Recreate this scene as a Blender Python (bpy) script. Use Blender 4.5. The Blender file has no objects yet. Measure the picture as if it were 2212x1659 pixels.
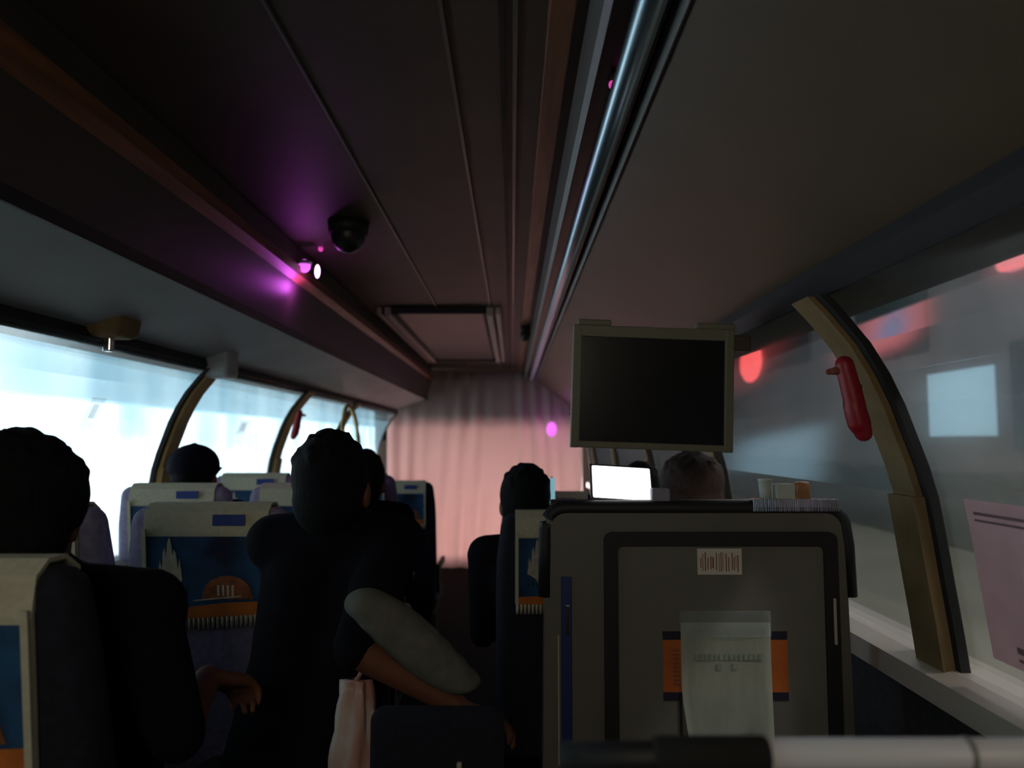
import bpy, bmesh, math, random
from mathutils import Vector, Matrix
random.seed(7)
C = bpy.context.scene.collection
S = bpy.context.scene
E = 1.35                      # height of the camera above the bus floor

# ---------------------------------------------------------------- camera, world, exposure, large lights
cd = bpy.data.cameras.new('camera'); cam = bpy.data.objects.new('camera', cd); C.objects.link(cam)
cd.sensor_width = 36; cd.lens = 36*1600/2212
cam.location = (0, 0, E); cam.rotation_euler = (math.radians(90+4.33), 0, 0)
cd.clip_start = 0.02; cd.clip_end = 300
cd.dof.use_dof = True; cd.dof.focus_distance = 1.6; cd.dof.aperture_fstop = 2.8
S.camera = cam
S.view_settings.view_transform = 'Standard'; S.view_settings.look = 'None'
S.view_settings.gamma = 1; S.view_settings.use_curve_mapping = False
S.view_settings.exposure = 0.0
W = bpy.data.worlds.new('world'); S.world = W; W.use_nodes = True
W.node_tree.nodes['Background'].inputs[0].default_value = (0.30, 0.34, 0.42, 1)
W.node_tree.nodes['Background'].inputs[1].default_value = 0.06

def area(name, loc, rot, sx, sy, power, col):
    l = bpy.data.lights.new(name, 'AREA'); l.shape = 'RECTANGLE'; l.size = sx; l.size_y = sy
    l.energy = power; l.color = col
    o = bpy.data.objects.new(name, l); C.objects.link(o); o.location = loc
    o.rotation_euler = [math.radians(a) for a in rot]; return o
def point(name, loc, power, col, r=0.02):
    l = bpy.data.lights.new(name, 'POINT'); l.energy = power; l.color = col; l.shadow_soft_size = r
    o = bpy.data.objects.new(name, l); C.objects.link(o); o.location = loc; return o
# added unseen light beyond the windscreen, low, shining back through the drawn curtain
area('curtain_backlight', (-0.3, 9.9, 0.35), (-84, 0, 0), 2.6, 0.9, 190, (1.0, 0.76, 0.73))
# broad fill added unseen over the yard on the right
area('yard_fill_light', (6.5, 16, 7.0), (0, -20, 0), 6, 26, 1000, (1.0, 0.97, 0.93))
# dim warm fill added at the rear of the cabin, no visible lamp
area('rear_fill_light', (-0.3, -1.2, 1.85), (62, 0, 0), 0.9, 0.4, 6.5, (1.0, 0.90, 0.70))
# street lamp standing beside the bus, high behind the camera on the right
area('street_light_beside', (4.0, -1.8, 6.5), (0, 0, 0), 0.35, 0.35, 170, (1.0, 0.93, 0.86))
_d = Vector((0.4, 1.5, 0.9))-Vector((4.0, -1.8, 6.5)); bpy.data.objects['street_light_beside'].rotation_euler = _d.to_track_quat('-Z', 'Y').to_euler()

# ---------------------------------------------------------------- materials
def mat(name, col, rough=0.6, metal=0.0, emit=None, es=0.0, noise=0.0, nscale=20, bump=0.0, coat=0, spec=0.5, col2=None, stretch=None, alpha=1.0, trans=0.0):
    m = bpy.data.materials.new(name); m.use_nodes = True
    nt = m.node_tree; b = nt.nodes['Principled BSDF']
    b.inputs['Base Color'].default_value = (*col, 1); b.inputs['Roughness'].default_value = rough
    b.inputs['Metallic'].default_value = metal; b.inputs['Specular IOR Level'].default_value = spec
    b.inputs['Coat Weight'].default_value = coat; b.inputs['Alpha'].default_value = alpha
    b.inputs['Transmission Weight'].default_value = trans
    if emit: b.inputs['Emission Color'].default_value = (*emit, 1); b.inputs['Emission Strength'].default_value = es
    if noise or bump or col2:
        tc = nt.nodes.new('ShaderNodeTexCoord'); mp = nt.nodes.new('ShaderNodeMapping')
        if stretch: mp.inputs['Scale'].default_value = stretch
        n = nt.nodes.new('ShaderNodeTexNoise'); n.inputs['Scale'].default_value = nscale; n.inputs['Detail'].default_value = 4
        nt.links.new(tc.outputs['Object'], mp.inputs[0]); nt.links.new(mp.outputs[0], n.inputs['Vector'])
        c2 = col2 or tuple(max(0, c*(1-noise)) for c in col)
        r = nt.nodes.new('ShaderNodeValToRGB'); r.color_ramp.elements[0].position = .35; r.color_ramp.elements[1].position = .65
        r.color_ramp.elements[0].color = (*c2, 1); r.color_ramp.elements[1].color = (*col, 1)
        nt.links.new(n.outputs['Fac'], r.inputs[0]); nt.links.new(r.outputs[0], b.inputs['Base Color'])
        if emit and col2:
            nt.links.new(r.outputs[0], b.inputs['Emission Color'])
        if bump:
            bp = nt.nodes.new('ShaderNodeBump'); bp.inputs['Strength'].default_value = bump; bp.inputs['Distance'].default_value = .01
            nt.links.new(n.outputs['Fac'], bp.inputs['Height']); nt.links.new(bp.outputs[0], b.inputs['Normal'])
    return m

def misted(name, t, r, tl, rough):
    m = bpy.data.materials.new(name); m.use_nodes = True; nt = m.node_tree
    for n in list(nt.nodes):
        if n.type == 'BSDF_PRINCIPLED': nt.nodes.remove(n)
    out = nt.nodes['Material Output']
    a = nt.nodes.new('ShaderNodeBsdfTransparent'); a.inputs[0].default_value = (.93, .97, .98, 1)
    f = nt.nodes.new('ShaderNodeBsdfRefraction'); f.inputs['Roughness'].default_value = rough; f.inputs['IOR'].default_value = 1.12
    f.inputs[0].default_value = (.93, .97, .98, 1)
    l = nt.nodes.new('ShaderNodeBsdfTranslucent'); l.inputs[0].default_value = (.8, .85, .85, 1)
    g = nt.nodes.new('ShaderNodeBsdfGlossy'); g.inputs['Roughness'].default_value = .1
    m1 = nt.nodes.new('ShaderNodeMixShader'); m1.inputs[0].default_value = r/(t+r)
    nt.links.new(a.outputs[0], m1.inputs[1]); nt.links.new(f.outputs[0], m1.inputs[2])
    m2 = nt.nodes.new('ShaderNodeMixShader'); m2.inputs[0].default_value = tl
    nt.links.new(m1.outputs[0], m2.inputs[1]); nt.links.new(l.outputs[0], m2.inputs[2])
    m3 = nt.nodes.new('ShaderNodeMixShader'); m3.inputs[0].default_value = .015
    nt.links.new(m2.outputs[0], m3.inputs[1]); nt.links.new(g.outputs[0], m3.inputs[2])
    nt.links.new(m3.outputs[0], out.inputs[0]); return m

M = dict(
 ceil=mat('ceiling_lining', (.100, .080, .060), .55, noise=.15, nscale=6),
 groove=mat('ceiling_bead', (.16, .165, .155), .35),
 black=mat('black_rubber', (.012, .012, .014), .6),
 rack=mat('rack_panel', (.092, .062, .034), .5, noise=.1, nscale=5),
 rack_dark=mat('dark_rack_face', (.07, .055, .048), .5, noise=.1, nscale=5),
 rack_low=mat('rack_lower_panel', (.50, .54, .57), .5, noise=.12, nscale=4),
 wood=mat('brown_wood_trim', (.30, .125, .055), .45, noise=.4, nscale=8, stretch=(6, .4, 6)),
 steel=mat('blue_tinted_steel', (.50, .68, .80), .34, 1.0),  # blue of the reflected window light is put into the metal colour
 darkplastic=mat('dark_plastic', (.02, .018, .022), .4),
 greyrail=mat('grey_rail', (.20, .21, .21), .4),
 floor=mat('dark_floor', (.008, .008, .009), .95, noise=.4, nscale=30, spec=.05),
 wall=mat('side_wall_lining', (.06, .055, .055), .8, noise=.3, nscale=40),
 sill=mat('pale_sill', (.55, .48, .42), .5),
 gold=mat('tan_pillar_cover', (.78, .56, .24), .75, noise=.35, nscale=14, stretch=(1, 1, .5)),
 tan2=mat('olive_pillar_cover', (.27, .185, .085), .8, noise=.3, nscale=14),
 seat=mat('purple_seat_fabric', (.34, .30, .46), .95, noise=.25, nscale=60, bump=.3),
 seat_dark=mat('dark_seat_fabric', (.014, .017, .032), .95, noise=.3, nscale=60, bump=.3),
 cream=mat('cream_cover_cloth', (.66, .62, .46), .9, noise=.1, nscale=80, bump=.15),
 night=mat('night_sky_print', (.02, .12, .28), .8, col2=(.004, .012, .045), noise=.1, nscale=6),
 orange=mat('orange_print', (.72, .20, .03), .8, noise=.35, nscale=14),
 brownprint=mat('brown_palace_print', (.35, .12, .05), .8, noise=.5, nscale=40),
 creamprint=mat('cream_print', (.62, .58, .46), .8, noise=.3, nscale=60),
 tealprint=mat('teal_print', (.01, .05, .05), .8, noise=.5, nscale=40),
 blueprint=mat('blue_print', (.03, .06, .28), .7),
 grey=mat('grey_panel', (.17, .16, .13), .55, noise=.08, nscale=5),
 grey2=mat('grey_panel_frame', (.15, .14, .115), .5, noise=.08, nscale=5),
 chrome=mat('chrome', (.8, .8, .84), .18, 1.0),
 paper=mat('notice_paper', (.76, .82, .70), .85, noise=.12, nscale=14, stretch=(3, 3, .6)),
 white=mat('white_paper', (.72, .68, .58), .8),
 pinkpaper=mat('pink_paper', (.74, .56, .60), .85, noise=.06, nscale=20),
 ink=mat('ink', (.10, .13, .11), .9),
 redink=mat('red_ink', (.25, .08, .06), .9),
 film=mat('clear_film', (.7, .8, .78), .2, alpha=.25),
 tvbez=mat('tv_bezel', (.19, .185, .125), .5),
 screen=mat('tv_screen', (.012, .012, .014), .22),
 red=mat('red_plastic', (.32, .008, .02), .45),
 skin=mat('brown_skin', (.20, .075, .04), .7, noise=.1, nscale=30),
 hair=mat('black_hair', (.006, .006, .008), .85, spec=.2, noise=.3, nscale=90, bump=.5, stretch=(3, 3, .7)),
 brownhair=mat('dark_brown_hair', (.075, .035, .028), .7, noise=.5, nscale=90, bump=.5, stretch=(3, 3, .7)),
 shirt=mat('black_shirt', (.007, .007, .012), .95, spec=.15, noise=.3, nscale=18, bump=.3),
 shirt2=mat('dark_green_shirt', (.008, .010, .010), .95, spec=.15, noise=.3, nscale=18, bump=.3),
 trouser=mat('dark_trousers', (.012, .012, .016), .95, noise=.3, nscale=18, bump=.3),
 cap=mat('navy_cap', (.007, .007, .018), .9, spec=.15, noise=.3, nscale=80),
 eye=mat('eye', (.6, .6, .6), .3), lip=mat('lip', (.25, .07, .06), .6),
 bag=mat('white_plastic_bag', (.80, .76, .68), .4, col2=(.55, .22, .18), noise=.1, nscale=9, stretch=(1, 1, .6)),
 cloth=mat('grey_cloth', (.17, .17, .14), .95, noise=.25, nscale=30, bump=.4),
 barwhite=mat('white_bar', (.80, .76, .78), .4),
 foam=mat('black_foam', (.012, .012, .012), .9),
 lilac=mat('purple_lamp', (.6, .1, .6), .5, emit=(.78, .16, .85), es=1.1),
 lilachot=mat('purple_lamp_core', (.9, .6, .9), .5, emit=(1, .62, 1), es=3.0),
 pinklamp=mat('magenta_lamp', (.6, .1, .4), .5, emit=(.85, .07, .45), es=.8),
 phone=mat('lit_screen', (.9, .9, .9), .5, emit=(.95, .96, 1.0), es=1.3),
 blueglint=mat('blue_glint_glow', (.3, .5, .6), .5, emit=(.3, .62, .75), es=.55),
 cup=mat('white_cup', (.55, .60, .55), .6), snack=mat('orange_wrapper', (.55, .25, .10), .4, noise=.4, nscale=30),
 handle=mat('dim_white_plastic', (.5, .45, .35), .5),
 lit=mat('lit_shop_window', (1, 1, 1), .6, emit=(1, 1, 1), es=3.0, col2=(.30, .58, .72), nscale=.55, noise=.1, stretch=(1, 1.6, .5)),
 litsign=mat('lit_cyan_band', (.62, .88, 1), .6, emit=(1, 1, 1), es=1.3, col2=(.16, .40, .55), nscale=.55, noise=.1, stretch=(1, 1.5, .35)),
 facade=mat('pale_facade', (.5, .6, .66), .9),
 yardwall=mat('grey_concrete', (.16, .15, .158), .95, noise=.3, nscale=.5, stretch=(1, 1, .5)),
 pave=mat('pale_paving', (.20, .185, .14), .95, noise=.25, nscale=.6),
 hedge=mat('dark_hedge', (.015, .03, .028), .95, noise=.5, nscale=3, bump=.6),
 redsign=mat('red_lit_sign', (.7, .1, .1), .6, emit=(.9, .10, .10), es=3.0),
 pinksign=mat('pink_lit_sign', (.7, .2, .2), .6, emit=(.75, .20, .22), es=1.6),
 bluesign=mat('blue_lit_sign', (.3, .4, .7), .6, emit=(.30, .40, .75), es=.8),
 bluewin=mat('pale_blue_lit_window', (.4, .6, .7), .6, emit=(.27, .40, .50), es=.95),
 darkwin=mat('dark_window', (.02, .04, .045), .3),
 glassL=misted('misted_glass_clear', .62, .38, .06, .22),
 glassR=misted('misted_glass', .60, .40, .02, .20),
)
# drawn curtain: thin cloth that lets some light through
def curtain_mat():
    m = bpy.data.materials.new('pale_pink_curtain'); m.use_nodes = True; nt = m.node_tree
    b = nt.nodes['Principled BSDF']; b.inputs['Base Color'].default_value = (.62, .50, .50, 1); b.inputs['Roughness'].default_value = .9
    t = nt.nodes.new('ShaderNodeBsdfTranslucent'); t.inputs[0].default_value = (.72, .58, .56, 1)
    x = nt.nodes.new('ShaderNodeMixShader'); x.inputs[0].default_value = .5
    nt.links.new(b.outputs[0], x.inputs[1]); nt.links.new(t.outputs[0], x.inputs[2])
    nt.links.new(x.outputs[0], nt.nodes['Material Output'].inputs[0]); return m
M['curtain'] = curtain_mat()

# ---------------------------------------------------------------- mesh helpers
def link(name, bm, m, parent=None, smooth=False, loc=None):
    bmesh.ops.recalc_face_normals(bm, faces=bm.faces)
    me = bpy.data.meshes.new(name); bm.to_mesh(me); bm.free()
    me.materials.append(M[m] if isinstance(m, str) else m)
    if smooth:
        for p in me.polygons: p.use_smooth = True
    o = bpy.data.objects.new(name, me); C.objects.link(o)
    if parent is not None: o.parent = parent
    if loc: o.location = loc
    return o
def empty(name, loc=(0, 0, 0), rz=0):
    o = bpy.data.objects.new(name, None); C.objects.link(o); o.location = loc; o.rotation_euler.z = rz
    o.empty_display_size = .1; return o
def tag(o, label, cat, group=None):
    o['label'] = label; o['category'] = cat
    if group: o['group'] = group
    return o
def struct(o): o['kind'] = 'structure'; return o
def box(bm, x0, x1, y0, y1, z0, z1, bev=0, seg=2):
    r = bmesh.ops.create_cube(bm, size=1)
    vs = r['verts']
    for v in vs:
        v.co = Vector(((x0+x1)/2+v.co.x*(x1-x0), (y0+y1)/2+v.co.y*(y1-y0), (z0+z1)/2+v.co.z*(z1-z0)))
    if bev:
        es = list({e for v in vs for e in v.link_edges})
        bmesh.ops.bevel(bm, geom=es, offset=bev, segments=seg, affect='EDGES', profile=.5)
    return bm
def prism_y(bm, pts, y0, y1, ny=1):
    rows = []
    for j in range(ny+1):
        y = y0+(y1-y0)*j/ny
        rows.append([bm.verts.new((x, y, z)) for x, z in pts])
    n = len(pts)
    for j in range(ny):
        for i in range(n):
            bm.faces.new((rows[j][i], rows[j][(i+1) % n], rows[j+1][(i+1) % n], rows[j+1][i]))
    bm.faces.new(rows[0]); bm.faces.new(rows[-1]); return bm
def prism_xz(bm, pts, yf, t):
    """outline in (x, z), front at y = yf(z) and thickness t towards the viewer"""
    a = [bm.verts.new((x, yf(z), z)) for x, z in pts]; b = [bm.verts.new((x, yf(z)-t, z)) for x, z in pts]
    n = len(pts)
    for i in range(n): bm.faces.new((a[i], a[(i+1) % n], b[(i+1) % n], b[i]))
    bm.faces.new(a); bm.faces.new(b); return bm
def tube(bm, pts, r, seg=12, closed_ends=True):
    pts = [Vector(p) for p in pts]; rings = []
    rs = r if isinstance(r, (list, tuple)) else [r]*len(pts)
    up = Vector((0, 0, 1))
    for i, p in enumerate(pts):
        d = (pts[min(i+1, len(pts)-1)]-pts[max(i-1, 0)]).normalized()
        u = up if abs(d.dot(up)) < .95 else Vector((1, 0, 0))
        a = d.cross(u).normalized(); b = d.cross(a).normalized()
        rings.append([bm.verts.new(p+rs[i]*(math.cos(t)*a+math.sin(t)*b)) for t in [2*math.pi*k/seg for k in range(seg)]])
    for i in range(len(rings)-1):
        for k in range(seg):
            bm.faces.new((rings[i][k], rings[i][(k+1) % seg], rings[i+1][(k+1) % seg], rings[i+1][k]))
    bm.faces.new(rings[0]); bm.faces.new(rings[-1]); return bm
def ell(bm, c, r, seg=20, rot=None):
    q = bmesh.ops.create_uvsphere(bm, u_segments=seg, v_segments=seg//2+2, radius=1)
    for v in q['verts']:
        co = Vector((v.co.x*r[0], v.co.y*r[1], v.co.z*r[2]))
        if rot: co = rot @ co
        v.co = Vector(c)+co
    return bm
def caps(bm, p, r0, q, r1, seg=14):
    p, q = Vector(p), Vector(q); d = q-p; L = d.length
    ell(bm, p, (r0,)*3, seg); ell(bm, q, (r1,)*3, seg)
    if L > 1e-4:
        rot = d.to_track_quat('Z', 'Y').to_matrix().to_4x4()
        bmesh.ops.create_cone(bm, cap_ends=True, segments=seg, radius1=r0, radius2=r1, depth=L, matrix=Matrix.Translation((p+q)/2) @ rot)
    return bm
def fuse(o, vox, smooth=2):
    m = o.modifiers.new('fuse', 'REMESH'); m.mode = 'VOXEL'; m.voxel_size = vox; m.use_smooth_shade = True
    s = o.modifiers.new('soften', 'SMOOTH'); s.iterations = smooth; s.factor = .5
    return o
def nb(): return bmesh.new()

# ---------------------------------------------------------------- bus shell
CX = -0.30
def mir(x): return 2*CX-x
PROF = [(.85, -.47), (.836, -.36), (.823, -.27), (.812, -.19), (.800, -.11), (.784, -.05), (.763, .01), (.742, .07), (.715, .13), (.68, .19), (.632, .25), (.60, .285)]
YB, YF = -2.0, 8.0
def shell_side(side):
    sx = (lambda x: x) if side == 'right' else mir
    bm = nb(); prism_y(bm, [(sx(x), z+E) for x, z in [(.86, -.475), (.86, -1.35), (.93, -1.35), (.93, -.475)]], YB, YF+.28)
    struct(link('wall_'+side, bm, 'wall'))
    bm = nb(); prism_y(bm, [(sx(x), z+E) for x, z in [(.80, -.50), (.80, -.452), (.84, -.438), (.93, -.438), (.93, -.50)]], YB, YF)
    struct(link('trim_1' if side == 'right' else 'trim_2', bm, 'sill'))
shell_side('right'); shell_side('left')
bm = nb(); box(bm, mir(.93), .93, YB, YF+.28, -.06, 0); struct(link('floor', bm, 'floor'))
bm = nb(); box(bm, mir(.93), .93, YB-.05, YF+.28, 2.13, 2.19); struct(link('ceiling', bm, 'ceil'))
bm = nb(); box(bm, mir(.93), .93, YB-.05, YB, 0, 2.19); struct(link('wall_back', bm, 'wall'))
# front wall: header and low dash around the windscreen opening, dark post either side
bm = nb(); box(bm, mir(.93), .93, YF+.28, YF+.34, E+.0, 2.19); box(bm, mir(.93), .93, YF+.28, YF+.34, 0, .10)
box(bm, mir(.93), mir(.78), YF+.28, YF+.34, 0, 2.19); box(bm, .78, .93, YF+.28, YF+.34, 0, 2.19)
struct(link('wall_front', bm, 'ceil'))

def pane(n, side, y0, y1, m):
    sx = (lambda x: x) if side == 'right' else mir
    bm = nb(); o = .022
    out = [(sx(x+o), z+E) for x, z in PROF]; inn = [(sx(x+o-.005), z+E) for x, z in reversed(PROF)]
    prism_y(bm, out+inn, y0, y1)
    w = struct(link('window_%d' % n, bm, m, smooth=False))
    bm = nb()          # black rubber gasket down both vertical edges
    for ya, yb in ((y0, y0+.022), (y1-.022, y1)):
        prism_y(bm, [(sx(x+.020), z+E) for x, z in PROF]+[(sx(x+.001), z+E) for x, z in reversed(PROF)], ya, yb)
    link('window_gasket', bm, 'black', w)
RP = [-1.35, .05, 1.50, 2.90, 4.35, 5.8, 7.3]
LP = [-1.2, .2, 1.6, 3.0, 4.42, 5.8]
k = 1
rp = RP+[YF-.05]; lp = LP+[YF-.1]
for a, b in zip(rp[:-1], rp[1:]): pane(k, 'right', a+.045, b-.045, 'glassR'); k += 1
for a, b in zip(lp[:-1], lp[1:]): pane(k, 'left', a+.045, b-.045, 'glassL'); k += 1
def pillar(n, side, y, w, m_up, m_low):
    sx = (lambda x: x) if side == 'right' else mir
    up = [p for p in PROF if p[1] >= -.12]; lo = [p for p in PROF if p[1] <= -.10]
    def sweep(pts, ww, t):
        bm = nb(); prism_y(bm, [(sx(x+.03), z+E) for x, z in pts]+[(sx(x-t), z+E) for x, z in reversed(pts)], y-ww/2, y+ww/2); return bm
    p = struct(link('trim_%d' % n, sweep(up, w, .012), m_up)); link('trim_panel', sweep(lo, w*1.15, .022), m_low, p)
n = 3
for y in RP: pillar(n, 'right', y, .085, 'tan2', 'tan2'); n += 1
for y in LP: pillar(n, 'left', y, .09, 'gold', 'gold'); n += 1

# ceiling beads and wooden strip
for x, w, m in [(-.128, .008, 'groove'), (.006, .009, 'groove'), (-.44, .006, 'groove'), (-.02, .010, 'black')]:
    bm = nb(); box(bm, x-w/2, x+w/2, YB, YF, 2.122, 2.131); struct(link('trim_%d' % n, bm, m)); n += 1
bm = nb(); box(bm, .065, .115, YB, YF, 2.116, 2.131, .004); struct(link('trim_%d' % n, bm, 'wood')); n += 1

# luggage racks
lr = empty('luggage_rack', (-1.1, 3, E+.6)); tag(lr, 'dark overhead luggage rack with orange wooden edge above the brightly lit windows', 'luggage rack')
def rp_(pts, y0=YB, y1=YF-.12): return prism_y(nb(), [(x-lr.location.x, z-.6) for x, z in pts], y0-3, y1-3)
link('rack_shell', rp_([(-.86, .635), (-.86, .775), (-1.50, .775), (-1.50, .45), (-.905, .45)]), 'rack_dark', lr)
link('lower_panel', rp_([(-.915, .428), (-1.225, .325), (-1.50, .325), (-1.50, .445), (-.93, .445)]), 'rack_low', lr)
link('groove_strip', rp_([(-.895, .452), (-.905, .425), (-.935, .430), (-.93, .452)]), 'black', lr)
link('edge_trim', rp_([(-1.220, .325), (-1.212, .295), (-1.235, .275), (-1.32, .275), (-1.32, .33)]), 'black', lr)
link('wooden_edge', rp_([(-.872, .618), (-.835, .648), (-.835, .685), (-.859, .69), (-.859, .64), (-.872, .63)]), 'wood', lr)
rr = empty('luggage_rack', (.5, 3, E+.6)); tag(rr, 'brown overhead luggage rack with steel rail above the monitor and dim windows', 'luggage rack')
def rq(pts, y0=YB, y1=YF-.12): return prism_y(nb(), [(x-.5, z-.6) for x, z in pts], y0-3, y1-3)
link('rack_shell', rq([(.262, .635), (.262, .775), (.92, .775), (.92, .34), (.632, .345)]), 'rack', rr)
link('edge_trim', rq([(.615, .352), (.610, .325), (.635, .29), (.80, .29), (.80, .352)]), 'black', rr)
link('edge_strip', rq([(.255, .628), (.247, .640), (.247, .665), (.262, .665), (.262, .635)]), 'greyrail', rr)
link('rail_channel', rq([(.150, .70), (.247, .675), (.247, .77), (.150, .77)]), 'darkplastic', rr)
link('edge_strip', rq([(.148, .64), (.137, .65), (.137, .77), (.150, .77), (.155, .70)]), 'greyrail', rr)
bm = nb(); tube(bm, [(.205-.5, YB-3+.1, .045), (.205-.5, YF-3-.15, .045)], .023, 24); link('steel_rail', bm, 'steel', rr, True)

# ---------------------------------------------------------------- front curtain
bm = nb(); nx, nz = 150, 14; grid = []
x0, x1 = mir(.74), .74
for j in range(nz+1):
    v = j/nz; z = .003+(2.10-.003)*v; row = []
    for i in range(nx+1):
        u = i/nx
        ph = 2*math.pi*(u*13 + .35*math.sin(5*u+2.2*v))
        amp = .012+.014*(1-v)
        diag = .010*math.sin(2*math.pi*(u*6-v*1.7))
        row.append(bm.verts.new((x0+(x1-x0)*u, YF-.035+amp*math.sin(ph)*abs(math.sin(9*u+1))+diag*(1-v), z)))
    grid.append(row)
for j in range(nz):
    for i in range(nx): bm.faces.new((grid[j][i], grid[j][i+1], grid[j+1][i+1], grid[j+1][i]))
cu = link('curtain', bm, 'curtain', smooth=True)
tag(cu, 'pale pink curtain drawn across the whole front of the bus', 'curtain')
sol = cu.modifiers.new('thick', 'SOLIDIFY'); sol.thickness = .003

# ---------------------------------------------------------------- roof things
rh = empty('roof_hatch', (-.43, 5.5, 2.13)); tag(rh, 'rectangular roof hatch with pale side rails in the ceiling', 'roof hatch')
bm = nb(); box(bm, -.26, .26, -1.15, 1.4, -.03, 0, .008); link('hatch_panel', bm, 'darkplastic', rh)
for s in (-1, 1):
    bm = nb(); box(bm, s*.30-.02, s*.30+.02, -1.2, 1.45, -.055, 0, .006); link('side_rail', bm, 'sill', rh)
    bm = nb(); box(bm, s*.35-.015, s*.35+.015, -1.2, 1.45, -.045, 0, .006); link('side_rail', bm, 'sill', rh)
for y in (-1.2, 1.43):
    bm = nb(); box(bm, -.28, .28, y, y+.03, -.04, 0, .005); link('end_rail', bm, 'black', rh)
dm = empty('ceiling_speaker', (-.585, 2.60, 2.13)); tag(dm, 'round black dome hanging from the ceiling beside the purple lamp', 'ceiling speaker')
bm = nb(); bmesh.ops.create_cone(bm, cap_ends=True, segments=32, radius1=.068, radius2=.074, depth=.05, matrix=Matrix.Translation((0, 0, -.025))); link('mount', bm, 'black', dm, True)
bm = nb(); ell(bm, (0, 0, -.048), (.062, .062, .068), 28); link('dome', bm, 'darkplastic', dm, True)
d2 = empty('dome_camera', (.09, 4.95, 2.131)); tag(d2, 'small black dome under the ceiling in front of the steel rail', 'camera')
bm = nb(); bmesh.ops.create_cone(bm, cap_ends=True, segments=24, radius1=.03, radius2=.034, depth=.07, matrix=Matrix.Translation((0, 0, -.035))); link('mount', bm, 'black', d2, True)
bm = nb(); ell(bm, (0, 0, -.075), (.035, .035, .045), 20); link('dome', bm, 'darkplastic', d2, True)

def led(loc, label, r, m, core, power, col):
    o = empty('ceiling_lamp', loc); tag(o, label, 'lamp')
    bm = nb(); bmesh.ops.create_cone(bm, cap_ends=True, segments=24, radius1=r*1.15, radius2=r*1.25, depth=.012, matrix=Matrix.Translation((0, 0, .012))); link('lamp_base', bm, 'greyrail', o, True)
    bm = nb(); ell(bm, (0, 0, 0), (r, r, r*1.1), 20); link('lamp_lens', bm, m, o, True)
    if core:
        bm = nb(); ell(bm, core, (.011, .011, .028), 14); link('lamp_bulb', bm, 'lilachot', o, True)
    if power: point('lamp_light', (loc[0], loc[1], loc[2]-.10), power, col, .03)
    return o
led((-.825, 2.9, E+.69), 'glowing purple lamp with bright core at the edge of the window-side rack', .024, 'lilac', (.052, 0, -.022), .65, (.85, .12, 1.0))
led((-.775, 2.95, E+.772), 'tiny dim purple lamp on the ceiling by the black dome', .010, 'pinklamp', None, 0, None)
led((.19, 1.35, E+.668), 'small magenta lamp beside the steel rail overhead', .008, 'pinklamp', None, 0, None)
fl = empty('curtain_glow', (.42, YF-.13, E+.115)); tag(fl, 'round purple glow on the pink curtain by the monitor, built as a hung lamp', 'lamp')
bm = nb(); ell(bm, (0, 0, 0), (.055, .04, .08), 20); link('lamp_lens', bm, 'lilac', fl, True)  # added lamp shape standing in for the purple reflection on the curtain
bm = nb(); tube(bm, [(0, 0, .07), (0, .0, .395)], .006, 8); link('hanger', bm, 'greyrail', fl)
point('lamp_light', (.42, YF-.30, E+.12), .55, (.9, .2, 1.0), .03)

# reading light box by the left window
rb = empty('reading_light', (-1.19, 2.17, E+.335)); tag(rb, 'brown box reading light with bright tab above the nearest lit window', 'reading light')
bm = nb(); box(bm, -.07, .07, -.07, .07, -.035, .07, .02, 3)
for v in bm.verts:
    f = 1-.35*max(0, -v.co.z/.035)*.5; v.co.x *= f; v.co.y *= f
link('housing', bm, 'tan2', rb, True)
bm = nb(); box(bm, -.012, .012, -.014, .012, -.075, -.03, .004); link('bright_tab', bm, 'chrome', rb)
bk = tag(link('rack_bracket', box(nb(), -1.245, -1.13, 2.94, 3.06, E+.25, E+.40, .02, 3), 'rack_low'), 'grey cloth-covered bracket joining the rack to the nearest tan window pillar', 'bracket')

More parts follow.
